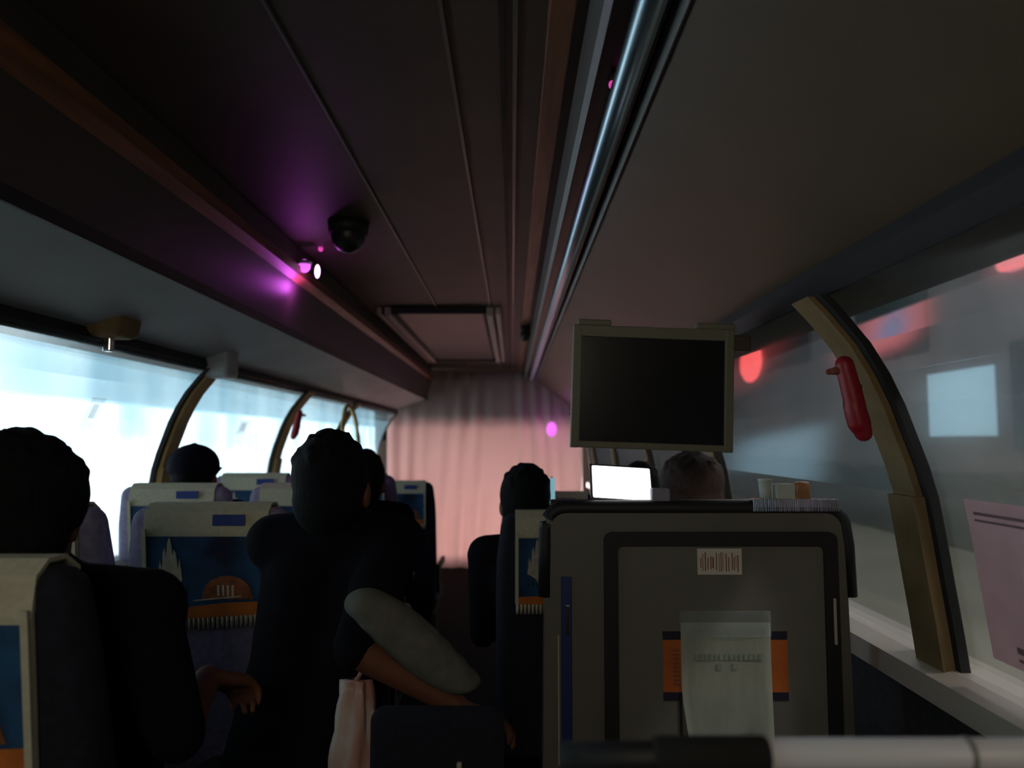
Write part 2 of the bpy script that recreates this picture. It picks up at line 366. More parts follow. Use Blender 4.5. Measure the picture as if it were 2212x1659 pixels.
# ---------------------------------------------------------------- seats
def ys(z): return .10*(1.18-z)/.78            # back face of the reclined backrest
def sq(z): return 1.13-(1.13-z)*.78 if z < 1.13 else z
def plate(parent, name, pts, off, t, m):
    bm = nb(); prism_xz(bm, pts, lambda z: ys(sq(z))-off, t)
    for v in bm.verts: v.co.z = sq(v.co.z)
    return link(name, bm, m, parent)
def rect(x0, x1, z0, z1): return [(x0, z0), (x1, z0), (x1, z1), (x0, z1)]
def make_seat(fabric='seat', cover=True):
    s = empty('bus_seat')
    bm = nb(); box(bm, -.215, .215, 0, .10, .40, 1.18, .035, 4)
    bmesh.ops.subdivide_edges(bm, edges=[e for e in bm.edges if e.calc_length() > .3], cuts=6, use_grid_fill=True)
    for v in bm.verts:
        t = (v.co.z-.40)/.78
        v.co.x *= 1-.10*max(0, (t-.72)/.28)**2
        v.co.y += ys(v.co.z)+(.02*math.sin(t*5) if v.co.y > .05 else 0)
    link('backrest', bm, fabric, s, True)
    bm = nb(); box(bm, -.215, .215, .16, .62, .34, .46, .04, 4); link('seat_cushion', bm, fabric, s, True)
    bm = nb(); box(bm, -.19, .19, .20, .56, .28, .35, .01); link('seat_frame', bm, 'black', s)
    for sx in (-.16, .16):
        bm = nb(); box(bm, sx-.02, sx+.02, .24, .30, 0, .29); box(bm, sx-.02, sx+.02, .46, .52, 0, .29); box(bm, sx-.025, sx+.025, .22, .54, 0, .02); link('leg', bm, 'black', s)
    bm = nb(); box(bm, .212, .238, .12, .50, .60, .645, .010, 3); box(bm, .215, .235, .14, .20, .46, .61, .008); link('armrest', bm, 'black', s, True)
    if cover:
        w = .155
        bm = nb()
        path = [(-.012+ys(.91), .91), (-.010+ys(1.0), 1.0), (-.010+ys(1.12), 1.12), (.004, 1.172), (.03, 1.191), (.07, 1.191), (.104, 1.170), (.122, 1.08), (.128, 1.0)]
        prof = []
        for i, (y, z) in enumerate(path):
            prof.append((y, z))
        inner = [(ys(.91)-.004, .91), (ys(1.0)-.003, 1.0), (ys(1.12)-.003, 1.12), (.008, 1.166), (.032, 1.185), (.068, 1.185), (.099, 1.166), (.117, 1.08), (.123, 1.0)]
        poly = prof+inner[::-1]
        a = [bm.verts.new((-w, y, z)) for y, z in poly]; b = [bm.verts.new((w, y, z)) for y, z in poly]; nn = len(poly)
        for i in range(nn): bm.faces.new((a[i], a[(i+1) % nn], b[(i+1) % nn], b[i]))
        bm.faces.new(a); bm.faces.new(b)
        c = link('headrest_cover', bm, 'cream', s)
        plate(c, 'picture_panel', rect(-.145, .145, .868, 1.105), .012, .002, 'night')
        # a generic spired tower emblem
        tw = [(-.118, .965)]
        for i, (u, h) in enumerate([(-.112, 1.03), (-.106, 1.0), (-.104, 1.055), (-.099, 1.07), (-.096, 1.04), (-.092, 1.085), (-.087, 1.103), (-.083, 1.085), (-.079, 1.045), (-.076, 1.066), (-.071, 1.05), (-.067, 1.0), (-.063, 1.035), (-.059, 1.0), (-.057, .965), (-.072, .945), (-.082, .915), (-.092, .945)]): tw.append((u, h))
        plate(c, 'tower_print', tw, .0145, .001, 'creamprint')
        bm = nb()
        for i in range(6):
            x = -.12+i*.014; prism_xz(bm, [(x, sq(.915)), (x+.008, sq(.915)), (x+.004, sq(.945+.006*(i % 2)))], lambda z: ys(z)-.0145, .001)
        link('fence_print', bm, 'tealprint', c)
        arch = [(-.01, .905)]+[(.055+.062*math.cos(a), .905+.075*math.sin(a)**.8) for a in [math.pi-math.pi*q/12 for q in range(1, 12)]]+[(.12, .905)]
        plate(c, 'palace_print', arch, .0145, .001, 'brownprint')
        bm = nb()
        for i in range(4): prism_xz(bm, rect(.030+i*.012, .036+i*.012, sq(.915), sq(.950)), lambda z: ys(z)-.016, .001)
        prism_xz(bm, [(-.03, sq(.898)), (.09, sq(.912)), (.09, sq(.917)), (-.03, sq(.902))], lambda z: ys(z)-.016, .001)
        link('palace_columns', bm, 'creamprint', c)
        plate(c, 'orange_band', [(-.150, .845), (-.02, .842), (.150, .858), (.150, .898), (.05, .893), (-.05, .878), (-.150, .872)], .0145, .0015, 'orange')
        for sx in (-1, 1): plate(c, 'edge_piping', rect(sx*.150-.005, sx*.150+.005, .845, 1.13), .012, .006, 'cream')
        bm = nb()
        for i in range(26):
            x = -.148+i*.0118; zz = sq(.842)+.012*max(0, (i-8)/18)
            caps(bm, (x, ys(zz)-.012, zz), .0045, (x, ys(zz)-.008, zz-.026), .004, 8)
        link('fringe', bm, 'cream', c, True)
        bm = nb(); prism_xz(bm, rect(.02, .10, 1.138, 1.165), lambda z: .0-.006, .002); link('blue_label', bm, 'blueprint', c)
    return s
def children(o): return [q for q in C.objects if q.parent == o]
def copy_tree(o, parent=None):
    c = o.copy(); C.objects.link(c)
    if parent is not None: c.parent = parent
    for ch in children(o): copy_tree(ch, c)
    return c
proto = make_seat(); first = [True]
def seat(x, y, label, group, z=0, src=None):
    if src is None and first[0]: s = proto; first[0] = False
    else: s = copy_tree(src or proto)
    s.location = (x, y, z); tag(s, label, 'bus seat', group); return s
GL = 'seats by the brightly lit windows'; GR = 'seats beyond the grey partition'
LA, LW = -.765, -1.24
seat(LA, 1.87, 'purple seat with bright cream, blue and orange picture cover, its back fully in view', GL)
seat(LW, 1.87, 'purple window seat mostly hidden behind the nearest dark-haired person', GL)
seat(LW, 2.72, 'purple window seat with cream cover directly behind the person in the cap', GL)
seat(LA, 2.72, 'purple seat whose cream cover top with blue label shows above the fully visible picture cover', GL)
seat(LW, 3.57, 'cream-covered window seat in front of the person in the cap', GL)
seat(LA, 3.57, 'cream-topped seat at the foot of the tan pillar with the red hammer', GL)
sd = make_seat('seat_dark'); used = seat(LA+.06, 4.75, 'dark seat with cream-edged cover beside the foot of the pink curtain', GL, z=-.10, src=sd)
for q in children(sd):
    for g in children(q): bpy.data.objects.remove(g)
    bpy.data.objects.remove(q)
bpy.data.objects.remove(sd)
def rseat(*a, **k):
    s = seat(*a, **k)
    for q in children(s):
        if q.name.startswith(('backrest', 'seat_cushion')): q.data = DARK[q.name.split('.')[0]]
    return s
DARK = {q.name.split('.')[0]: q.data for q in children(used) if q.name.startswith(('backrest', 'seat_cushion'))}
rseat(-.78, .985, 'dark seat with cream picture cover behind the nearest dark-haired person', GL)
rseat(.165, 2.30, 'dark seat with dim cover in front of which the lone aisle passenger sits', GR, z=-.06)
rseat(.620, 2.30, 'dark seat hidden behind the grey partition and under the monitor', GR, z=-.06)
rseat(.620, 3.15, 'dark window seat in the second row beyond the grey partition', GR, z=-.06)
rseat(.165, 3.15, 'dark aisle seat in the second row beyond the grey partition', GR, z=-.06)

# folding seat in the aisle (its low back shows at the bottom) and the one the man in the aisle sits on
def jump(loc, label, h=.82):
    j = empty('folding_seat', loc); tag(j, label, 'folding seat', None)
    bm = nb(); box(bm, -.13, .13, 0, .06, .40, h, .025, 4); link('backrest', bm, 'seat_dark', j, True)
    bm = nb(); box(bm, -.13, .13, .05, .38, .36, .43, .025, 4); link('seat_cushion', bm, 'seat_dark', j, True)
    bm = nb(); tube(bm, [(0, .2, 0), (0, .2, .37)], .025, 12); box(bm, -.1, .1, .1, .3, 0, .02, .004); link('pedestal', bm, 'steel', j, True)
    bm = nb(); box(bm, .04, .05, -.008, .004, .66, .74, .002); link('buckle', bm, 'handle', j)
    return j
jump((-.145, 1.46, 0), 'low dark blue folding seat standing in the aisle beside the grey partition', .83)
st = empty('stool', (-.505, 1.72, 0)); tag(st, 'low dark stool under the man sitting in the aisle', 'stool')
bm = nb(); box(bm, -.13, .13, -.13, .13, .38, .44, .02, 3); link('seat', bm, 'seat_dark', st, True)
for sx in (-.1, .1):
    for sy in (-.1, .1): bm = nb(); tube(bm, [(sx, sy, 0), (sx*.9, sy*.9, .39)], .012, 8); link('leg', bm, 'steel', st, True)

# ---------------------------------------------------------------- people
def hand(bm, w, d, nrm, curl, r=1.0, thumb=1):
    """palm and five bent fingers: w wrist, d direction, nrm back-of-hand normal"""
    w = Vector(w); d = Vector(d).normalized(); nrm = Vector(nrm); nrm = (nrm-d*nrm.dot(d)).normalized(); s = d.cross(nrm)*thumb
    for k_ in (-1.5, -.5, .5, 1.5): caps(bm, w+s*k_*.012, .014, w+d*.078+s*k_*.019, .0125, 10)
    lens = [.068, .078, .073, .056]
    for i, k_ in enumerate((1.5, .5, -.5, -1.5)):
        p = w+d*.085+s*k_*.020; L = lens[i]; ang = 0; dirv = (d+s*k_*.05).normalized()
        for j, (f, rr_) in enumerate(((.45, .0095), (.32, .0085), (.23, .0075))):
            ang += curl*(.6+.25*j)*(1+.12*i)
            v = dirv*math.cos(ang)-nrm*math.sin(ang); q = p+v*L*f
            caps(bm, p, rr_, q, rr_-.0008, 10); p = q
    p = w+d*.022+s*.026; v = (d*.7+s*.65-nrm*.2).normalized(); q = p+v*.042; caps(bm, p, .013, q, .0105, 10)
    v = (d*.9+s*.25-nrm*.35).normalized(); caps(bm, q, .0105, q+v*.032, .0085, 10)

def person(label, head, top, sh_c, hips, hair_m='hair', shirt='shirt', hat=False, arms=None, vox=.011, ks=1.0, yaw=0.0, knees=None, hw=1.0, tilt=0):
    hx, hy = head; hz = top-.125
    o = empty('person', (hips[0], hips[1], 0)); tag(o, label, 'person', None)
    B = Vector((hips[0], hips[1], 0))
    R = Matrix.Rotation(yaw, 3, 'Z')
    def L(p): return Vector(p)-B
    def H(p): return L(Vector((hx, hy, hz))+R @ Vector(p))
    b = nb()
    rh3 = R
    ell(b, H((0, -.005, .012)), (.074, .092, .103), 24, rh3)          # skull
    ell(b, H((0, .022, -.045)), (.056, .066, .070), 20, rh3)          # jaw
    caps(b, H((0, .092, .0)), .010, H((0, .108, -.028)), .014, 10)    # nose
    ell(b, H((0, .082, .022)), (.05, .014, .010), 12, rh3)            # brow
    ell(b, H((0, .078, -.088)), (.022, .018, .016), 12, rh3)          # chin
    for s in (-1, 1): ell(b, H((s*.080, -.005, -.012)), (.010, .020, .033), 12, rh3)
    sc = Vector(sh_c)
    caps(b, H((0, -.02, -.06)), .054, L(sc+Vector((0, 0, .03))), .062)
    shl = [sc+Vector((s*.150*ks, 0, 0)) for s in (-1, 1)]
    for q in shl: caps(b, L(sc), .062, L(q), .052)
    hp = Vector(hips); mid = (sc+hp)/2
    for s in (-1, 1):
        caps(b, L(sc+Vector((s*.07*ks, .01, -.06))), .088, L(mid+Vector((s*.06*ks, .02, 0))), .085)
        caps(b, L(mid+Vector((s*.06*ks, .02, 0))), .085, L(hp+Vector((s*.07*ks, 0, .04))), .095)
    kn = knees or [hp+Vector((s*.11, .42, .02)) for s in (-1, 1)]
    for s, kp in zip((-1, 1), kn):
        kp = Vector(kp); an = Vector((kp.x, kp.y-.04, .085))
        caps(b, L(hp+Vector((s*.08, .02, .0))), .080, L(kp), .055); caps(b, L(kp), .052, L(an), .035)
        caps(b, L(an+Vector((0, -.03, -.035))), .033, L(an+Vector((0, .15, -.05))), .027)
    A = arms or []
    if not A:
        for s, q in zip((-1, 1), shl):
            el = q+Vector((s*.012, .03, -.27)); wr = Vector((hp.x+s*.10, hp.y+.24, hp.z+.12)); A.append((q, el, wr, (0, 1, -.2), (0, 0, 1), .35, -s))
    for (q, el, wr, hd, hn, cu_, th) in A:
        caps(b, L(q), .048, L(el), .037); caps(b, L(el), .037, L(wr), .024); hand(b, L(wr), hd, hn, cu_, thumb=th)
    fuse(link('body', b, 'skin', o, True), vox, 3)
    # face details
    b = nb()
    for s in (-1, 1): ell(b, H((s*.030, .079, .006)), (.013, .009, .009), 10)
    link('eyes', b, 'eye', o, True)
    b = nb(); ell(b, H((0, .090, -.058)), (.024, .010, .007), 10); link('mouth', b, 'lip', o, True)
    # hair
    b = nb()
    ell(b, H((0, -.022, .032)), (.086*hw, .098, .103), 24, rh3); ell(b, H((0, -.045, -.020)), (.078*hw, .070, .085), 20, rh3)
    rnd = random.Random(int((hx+5)*1000))
    for i in range(46 if not hat else 0):
        a = rnd.uniform(0, 6.28); e = rnd.uniform(.35, 1.45)
        dv = Vector((math.cos(a)*math.cos(e), math.sin(a)*math.cos(e), math.sin(e)))
        p = Vector((0, -.022, .030))+Vector((dv.x*.080*hw, dv.y*.092, dv.z*.097)); caps(b, H(p), .014, H(p+dv*rnd.uniform(.000, .006)), .011, 8)
    fuse(link('hair', b, hair_m, o, True), .006, 1)
    if hat:
        b = nb(); ell(b, H((0, -.018, .050)), (.097*hw, .108, .085), 24, rh3); ell(b, H((0, -.018, .035)), (.099*hw, .110, .040), 24, rh3)
        caps(b, H((-.05, .10, .035)), .010, H((-.03, .155, .022)), .008); caps(b, H((.05, .10, .035)), .010, H((.03, .155, .022)), .008); caps(b, H((0, .10, .04)), .010, H((0, .165, .022)), .008)
        ell(b, H((0, .11, .034)), (.068, .055, .008), 20, rh3); ell(b, H((0, -.018, .135)), (.010, .010, .006), 10)
        fuse(link('cap', b, 'cap', o, True), .006, 1)
    # clothing
    b = nb(); g = .014
    caps(b, L(sc+Vector((0, -.005, .035))), .068, L(sc), .072+g)
    for q in shl: caps(b, L(sc), .066+g, L(q), .052+g)
    for s in (-1, 1):
        caps(b, L(sc+Vector((s*.07*ks, .01, -.06))), .088+g, L(mid+Vector((s*.06*ks, .02, 0))), .088+g)
        caps(b, L(mid+Vector((s*.06*ks, .02, 0))), .088+g, L(hp+Vector((s*.07*ks, 0, .05))), .095+g)
    for (q, el, wr, *_r) in A:
        q, el = Vector(q), Vector(el); e2 = q+(el-q)*1.0; caps(b, L(q), .050+g, L(e2), .030+g)
    fuse(link('shirt', b, shirt, o, True), .010, 4)
    b = nb()
    for s, kp in zip((-1, 1), kn):
        kp = Vector(kp); caps(b, L(hp+Vector((s*.08, .02, .0))), .094, L(kp), .068); caps(b, L(kp), .066, L(Vector((kp.x, kp.y-.04, .15))), .052)
    fuse(link('trousers', b, 'trouser', o, True), .012, 3)
    b = nb()
    for s, kp in zip((-1, 1), kn):
        x, y = kp[0], kp[1]-.04
        caps(b, L((x, y-.03, .045)), .042, L((x, y+.15, .036)), .035)
    fuse(link('shoes', b, 'darkplastic', o, True), .010, 2)
    return o

# nearest person, arm out over the armrest with drooping hand
sh = E-.27
person('person with short black hair nearest the camera, arm hanging over the armrest', (-.765, 1.17), E+.006, (-.755, 1.21, sh), (-.79, 1.36, .53), vox=.006, hw=1.22, ks=1.12,
   arms=[((-.93, 1.21, sh), (-.96, 1.30, E-.54), (-.86, 1.56, E-.62), (0.2, 1, -.1), (0, 0, 1), .35, 1),
         ((-.60, 1.21, sh), (-.525, 1.20, E-.46), (-.545, 1.36, E-.425), (.30, 1, -.42), (-.1, .5, .9), .50, -1)])
person('person in a dark cap sitting by the lit window between two tan pillars', (-1.262, 2.97), E-.025, (-1.24, 2.99, E-.30), (-1.24, 3.12, .55), hat=True, ks=.9)
person('man in black sitting in the aisle with one arm reaching across it', (-.414, 1.72), E+.012, (-.405, 1.73, E-.235), (-.485, 1.74, .55), vox=.006, ks=.95,
   knees=[(-.60, 2.16, .50), (-.475, 2.18, .50)],
   arms=[((-.525, 1.74, E-.24), (-.515, 1.98, E-.46), (-.48, 2.14, E-.63), (.2, 1, -.5), (0, 0, 1), .4, 1),
         ((-.275, 1.70, E-.24), (-.325, 1.555, E-.425), (-.115, 1.60, E-.555), (1, .12, -.35), (0, .2, 1), .45, -1)])
person('person half hidden behind the head of the man in the aisle', (-.585, 2.95), E-.045, (-.60, 2.98, E-.31), (-.72, 3.11, .55), shirt='shirt2')
person('lone dark-haired person against the pink curtain beside the grey partition', (.045, 2.49), E-.088, (.075, 2.53, E-.385), (.13, 2.66, .53), ks=1.08)
person('person with dark brown hair seen just under the monitor', (.595, 2.49), E-.045, (.595, 2.53, E-.31), (.60, 2.66, .53), hair_m='brownhair', hw=1.25)
person('person with black hair beyond the white lit phone', (.575, 3.36), E-.105, (.575, 3.40, E-.37), (.59, 3.52, .53), shirt='shirt2')

# things at the aisle
bm = nb()
for i in range(9):
    t = i/8; c0 = Vector((-.30+.20*t, 1.575+.03*t, E-.315-.175*t))
for i in range(8):
    t = i/7; w = .045*math.sin(math.pi*(.15+.75*t))+.012
    ell(bm, (-.30+.19*t, 1.555+.03*t, E-.335-.165*t), (.05, .05, w), 14)
tw = fuse(link('towel', bm, 'cloth', smooth=True), .007, 25); tag(tw, 'grey cloth draped over the forearm reaching across the aisle', 'cloth')
bm = nb(); n1, n2 = 18, 12; rows = []
for j in range(n1+1):
    t = j/n1; z = E-.505-.40*t; r = .016+.030*math.sin(math.pi*min(1, t*.9+.05))**.7
    rows.append([bm.verts.new((-.330+(r+.009*math.sin(5*a+7*t)+.004*math.sin(9*a-13*t))*math.cos(a), 1.605+.7*(r+.009*math.sin(5*a+7*t))*math.sin(a), z)) for a in [2*math.pi*k_/28 for k_ in range(28)]])
for j in range(n1):
    for k_ in range(28): bm.faces.new((rows[j][k_], rows[j][(k_+1) % 28], rows[j+1][(k_+1) % 28], rows[j+1][k_]))
bm.faces.new(rows[0]); bm.faces.new(rows[-1])
bg = empty('plastic_bag', (0, 0, 0)); tag(bg, 'crumpled pale plastic bag hanging under the reaching arm of the man in the aisle', 'bag')
link('bag_body', bm, 'bag', bg, True)
bm = nb(); tube(bm, [(-.33, 1.605, E-.51), (-.31, 1.59, E-.475), (-.285, 1.565, E-.42), (-.27, 1.59, E-.40)], .005, 8); link('bag_handle', bm, 'bag', bg, True)

# ---------------------------------------------------------------- grey partition
PY = 1.65
def pxz(px, py, y):     # helper used for sizing only
    return ((px-1106)*y/1600, (950-py)/1600*y)
pt = empty('partition', (.41, PY, 0)); tag(pt, 'grey partition panel with black inner frame and a paper notice on it', 'partition')
def PX(px): return (px-1106)*PY/1600*.979-.41
def PZ(py):
    b = (829-py)/1600; return E+PY*(.0755+b*.997)/(.997-b*.0754)
def rounded(x0, x1, z0, z1, r, bl=0):
    pts = [(x0-bl, z0), (x1+bl, z0)]
    for i in range(7): a = math.pi/2*i/6; pts.append((x1-r+r*math.cos(a), z1-r+r*math.sin(a)))
    for i in range(7): a = math.pi/2+math.pi/2*i/6; pts.append((x0+r+r*math.cos(a), z1-r+r*math.sin(a)))
    return pts
bm = nb(); prism_xz(bm, rounded(PX(1180), PX(1832), 0, PZ(1092), .045, .018), lambda z: .0, -.07); link('outer_panel', bm, 'grey2', pt)
# black top rim, following the rounded corners
def strip(pts, w0, m, name, y=-.004, t=.012, parent=None):
    bm = nb(); tube(bm, [(x, y, z) for x, z in pts], w0, 10); return link(name, bm, m, parent or pt, True)
rim = [(PX(1843), PZ(1290)), (PX(1840), PZ(1180))]+[p for p in rounded(PX(1180), PX(1835), 0, PZ(1098), .045)[2:]]+[(PX(1180), PZ(1180)), (PX(1178), PZ(1290))]
strip(rim, .016, 'black', 'top_rim', y=.012)
bm = nb(); box(bm, PX(1190), PX(1822), .015, .06, PZ(1098), PZ(1082), .006); link('dark_top_edge', bm, 'darkplastic', pt)
bm = nb()
x = PX(1632)
while x < PX(1818):
    w = random.uniform(.0018, .0035); box(bm, x, x+w, -.006, .02, PZ(1104), PZ(1077), .0006, 1); x += w+random.uniform(.0008, .002)
box(bm, PX(1632), PX(1822), -.003, .02, PZ(1103), PZ(1078), .004); link('ribbed_chrome_trim', bm, 'chrome', pt)
# inner black channel frame
bm = nb()
x0, x1, z1, w, zb = PX(1305), PX(1812), PZ(1148), .031, .35
outer = rounded(x0, x1, zb, z1, .02, .002); inner = rounded(x0+w, x1-w, zb-.001, z1-w, .012, .002)
a = [bm.verts.new((x, -.001, z)) for x, z in outer]; b = [bm.verts.new((x, -.001, z)) for x, z in inner]
c_ = [bm.verts.new((x, -.008, z)) for x, z in outer]; d_ = [bm.verts.new((x, -.008, z)) for x, z in inner]
nn = len(outer)
for i in range(1, nn):
    j = (i+1) % nn
    if i == nn-1: j = 0
    bm.faces.new((a[i], a[j], b[j], b[i])); bm.faces.new((c_[i], c_[j], d_[j], d_[i]))
    bm.faces.new((a[i], a[j], c_[j], c_[i])); bm.faces.new((b[i], b[j], d_[j], d_[i]))
link('black_inner_frame', bm, 'black', pt)
bm = nb(); box(bm, x0+w, x1-w, -.003, .001, zb, z1-w); link('inner_panel', bm, 'grey', pt)
bm = nb(); box(bm, PX(1212), PX(1235), -.004, .001, PZ(1650), PZ(1245), .002); link('blue_stripe', bm, mat('deep_blue', (.015, .03, .16), .5), pt)
bm = nb(); tube(bm, [(PX(1206), -.006, PZ(1650)), (PX(1206), -.006, PZ(1370))], .0022, 8); link('bright_edge_line', bm, 'handle', pt)
bm = nb(); box(bm, PX(1221), PX(1231), -.010, -.002, PZ(1370), PZ(1305), .002); link('chrome_catch', bm, 'chrome', pt)
bm = nb(); box(bm, PX(1798), PX(1804), -.012, -.006, PZ(1390), PZ(1290), .002); link('chrome_catch', bm, 'handle', pt)
bm = nb(); tube(bm, [(PX(1468), -.006, PZ(1680)), (PX(1466), -.006, PZ(1500))], .003, 8); link('black_cord', bm, 'black', pt)
# label, orange sticker, paper notice: stuck on the partition
def on_part(name, x0, x1, za, zb_, yoff, t, m, label, cat):
    o = empty(name, (.41+(PX(x0)+PX(x1))/2, PY+yoff, PZ(zb_)))
    cx = (PX(x0)+PX(x1))/2
    bm = nb(); box(bm, PX(x0)-cx, PX(x1)-cx, -t, 0, 0, PZ(za)-PZ(zb_)); link('sheet', bm, m, o); tag(o, label, cat); return o, cx
lb, cx = on_part('label_sticker', 1508, 1604, 1184, 1240, -.003, .0015, 'white', 'small white label with dark and reddish lettering at the top of the grey partition', 'label')
bm = nb(); x = -.042
while x < .042:
    w = random.uniform(.001, .003); h0 = random.uniform(.006, .016); box(bm, x, x+w, -.0022, -.0012, h0, .048-random.uniform(0, .012)); x += w+random.uniform(.002, .006)
link('lettering', bm, 'redink', lb)
so, cx = on_part('orange_sticker', 1430, 1698, 1362, 1512, -.003, .001, mat('orange_sticker', (.55, .13, .02), .6, noise=.2, nscale=20), 'orange sticker with dark borders behind the paper notice', 'sticker')
hh = PZ(1362)-PZ(1512); ww = PX(1698)-PX(1430)
for z0 in (0, hh-.018):
    bm = nb(); box(bm, -ww/2, ww/2, -.0018, -.0008, z0, z0+.018); link('dark_border', bm, mat('dark_navy', (.012, .010, .03), .7), so)
bm = nb()
for i in range(9): box(bm, -ww/2+.022, -ww/2+.036, -.0018, -.0008, .032+i*.009, .0365+i*.009)
link('lettering', bm, 'redink', so)
# paper notice in a clear sleeve, standing off and curling
nt_ = empty('paper_notice', (.41+PX(1565), PY-.006, PZ(1605))); tag(nt_, 'pale green-white paper notice in a clear sleeve taped to the grey partition', 'notice')
H_ = PZ(1342)-PZ(1625); Wd = (PX(1661)-PX(1468))
def sheet(z0, z1, x0, x1, th, y0, curl):
    bm = nb(); N = 12; rows_ = []
    for j in range(N+1):
        t = j/N; z = z0+(z1-z0)*t; rows_.append([])
        for i in range(N+1):
            u = i/N; xx = x0+(x1-x0)*u
            xx += .018*max(0, .45-t)*(1-u)*2
            rows_[-1].append(bm.verts.new((xx, y0-curl*(1-t)**2-.006*math.sin(math.pi*u)*(1-t), z)))
    for j in range(N):
        for i in range(N): bm.faces.new((rows_[j][i], rows_[j][i+1], rows_[j+1][i+1], rows_[j+1][i]))
    bmesh.ops.solidify(bm, geom=bm.faces[:], thickness=th); return bm
link('paper', sheet(-.02, H_-.02, -Wd/2, Wd/2, .0006, 0, .014), 'paper', nt_, True)
link('clear_sleeve', sheet(H_-.05, H_+.005, -Wd/2-.002, Wd/2+.002, .0004, -.001, 0), 'film', nt_, True)
bm = nb()
for i in range(14):
    x = -Wd/2+.03+i*.0105; box(bm, x, x+random.uniform(.006, .009), -.006, -.0035, H_-.098, H_-.086)
box(bm, -.022, -.012, -.0075, -.004, H_-.118, H_-.106); box(bm, .012, .022, -.0075, -.004, H_-.118, H_-.106)
link('printed_heading', bm, mat('grey_green_ink', (.30, .36, .29), .9), nt_)
# things along the partition top
ph = empty('phone', (.41+PX(1350), PY+.035, PZ(1092)+.006)); tag(ph, 'phone with bright white lit screen standing on top of the partition', 'phone')
def tilt_box(x0, x1, z0, z1, y, t, lean):
    bm = nb(); box(bm, x0, x1, 0, t, z0, z1, .003)
    for v in bm.verts: v.co.y += y+(v.co.z)*lean; v.co.z += -v.co.x*.06
    return bm
link('case', tilt_box(-.068, .075, .0, .080, .004, .007, .35), 'darkplastic', ph)
link('screen', tilt_box(-.063, .070, .006, .077, -.001, .005, .35), 'phone', ph)
bm = nb(); box(bm, .41+PX(1416), .41+PX(1456), PY+.018, PY+.045, PZ(1092), PZ(1056), .003); tag(link('small_box', bm, mat('grey_violet_card', (.28, .26, .32), .5)), 'small grey-violet box beside the lit phone on the partition top', 'box')
cp = empty('paper_cup', (.41+PX(1672), PY+.035, PZ(1092)+.004)); tag(cp, 'small pale cup standing on the partition top by the orange packet', 'cup')
bm = nb(); bmesh.ops.create_cone(bm, cap_ends=True, segments=24, radius1=.011, radius2=.015, depth=.05, matrix=Matrix.Translation((0, 0, .025))); link('cup_body', bm, 'cup', cp, True)
bm = nb(); bmesh.ops.create_cone(bm, cap_ends=True, segments=24, radius1=.016, radius2=.0155, depth=.004, matrix=Matrix.Translation((0, 0, .051))); link('lid', bm, 'cup', cp)
bm = nb(); box(bm, .41+PX(1690), .41+PX(1735), PY+.02, PY+.05, PZ(1092)+.004, PZ(1046), .004); tag(link('carton', bm, 'cup'), 'pale grey carton between the cup and the orange packet', 'carton')
bm = nb(); box(bm, .41+PX(1738), .41+PX(1774), PY+.022, PY+.048, PZ(1092)+.004, PZ(1042), .008, 3)
for v in bm.verts: v.co.x += .006*math.sin(v.co.z*180)
tag(link('snack_packet', bm, 'snack', smooth=True), 'crumpled orange packet at the end of the partition top', 'packet')
bp_ = empty('phone', (.135, 2.455, E-.165)); tag(bp_, 'pale blue glint at the cheek of the lone passenger, built as a glowing phone', 'phone')
bm = nb(); box(bm, -.008, .0, -.012, .012, -.045, .045, .003); link('case', bm, 'darkplastic', bp_)
bm = nb(); box(bm, -.0095, .006, -.0145, -.010, -.042, .042, .002); link('screen', bm, 'blueglint', bp_)  # glowing face stands in for a blue glint

# near bar across the bottom
nbr = empty('grab_bar', (.45, .62, E-.2535)); tag(nbr, 'white metal grab bar with black foam grip crossing the bottom of the view', 'grab bar')
bm = nb(); tube(bm, [(-.245, 0, 0), (.385, 0, 0)], .0125, 24); link('white_tube', bm, 'barwhite', nbr, True)
bm = nb(); tube(bm, [(-.41, 0, -.003), (-.245, 0, 0)], .0122, 20); link('black_tube', bm, 'black', nbr, True)
bm = nb(); tube(bm, [(-.336, 0, 0), (-.332, 0, 0), (-.246, 0, 0), (-.242, 0, 0)], [.012, .0142, .0142, .012], 20); link('foam_grip', bm, 'foam', nbr, True)
bm = nb(); tube(bm, [(-.084, 0, 0), (-.080, 0, 0)], .0136, 20); link('joint_ring', bm, 'greyrail', nbr, True)
bm = nb(); tube(bm, [(-.40, 0, 0), (-.42, 0, -.03), (-.42, 0, -(E-.2535))], .0125, 16); link('post', bm, 'black', nbr, True)
bm = nb(); tube(bm, [(.375, 0, 0), (.395, 0, 0)], .03, 20); link('wall_flange', bm, 'barwhite', nbr, True)

# ---------------------------------------------------------------- monitor
TY = 1.90
def TX(px): return (px-1110)*TY/1600
def TZ(py): return E+(950-py)*TY/1600
tv = empty('monitor', (TX(1415), TY, TZ(838))); tag(tv, 'flat monitor with olive-grey frame and dark screen hanging under the luggage rack', 'monitor')
ox, oz = TX(1415), TZ(838)
w2, h2 = (TX(1590)-TX(1240))/2, (TZ(705)-TZ(972))/2
bm = nb()
def frame(bm, X0, X1, Z0, Z1, b_l, b_t, y0, y1):
    box(bm, X0, X0+b_l, y0, y1, Z0, Z1, .003); box(bm, X1-b_l, X1, y0, y1, Z0, Z1, .003)
    box(bm, X0+b_l-.004, X1-b_l+.004, y0+.0006, y1, Z1-b_t, Z1-.0006, .002); box(bm, X0+b_l-.004, X1-b_l+.004, y0+.0006, y1, Z0+.0006, Z0+.018, .002)
frame(bm, -w2, w2, -h2, h2, .023, .030, -.004, .03); link('bezel', bm, 'tvbez', tv)
bm = nb(); box(bm, -w2+.015, w2-.015, .004, .012, -h2+.012, h2-.02); link('screen', bm, 'screen', tv)
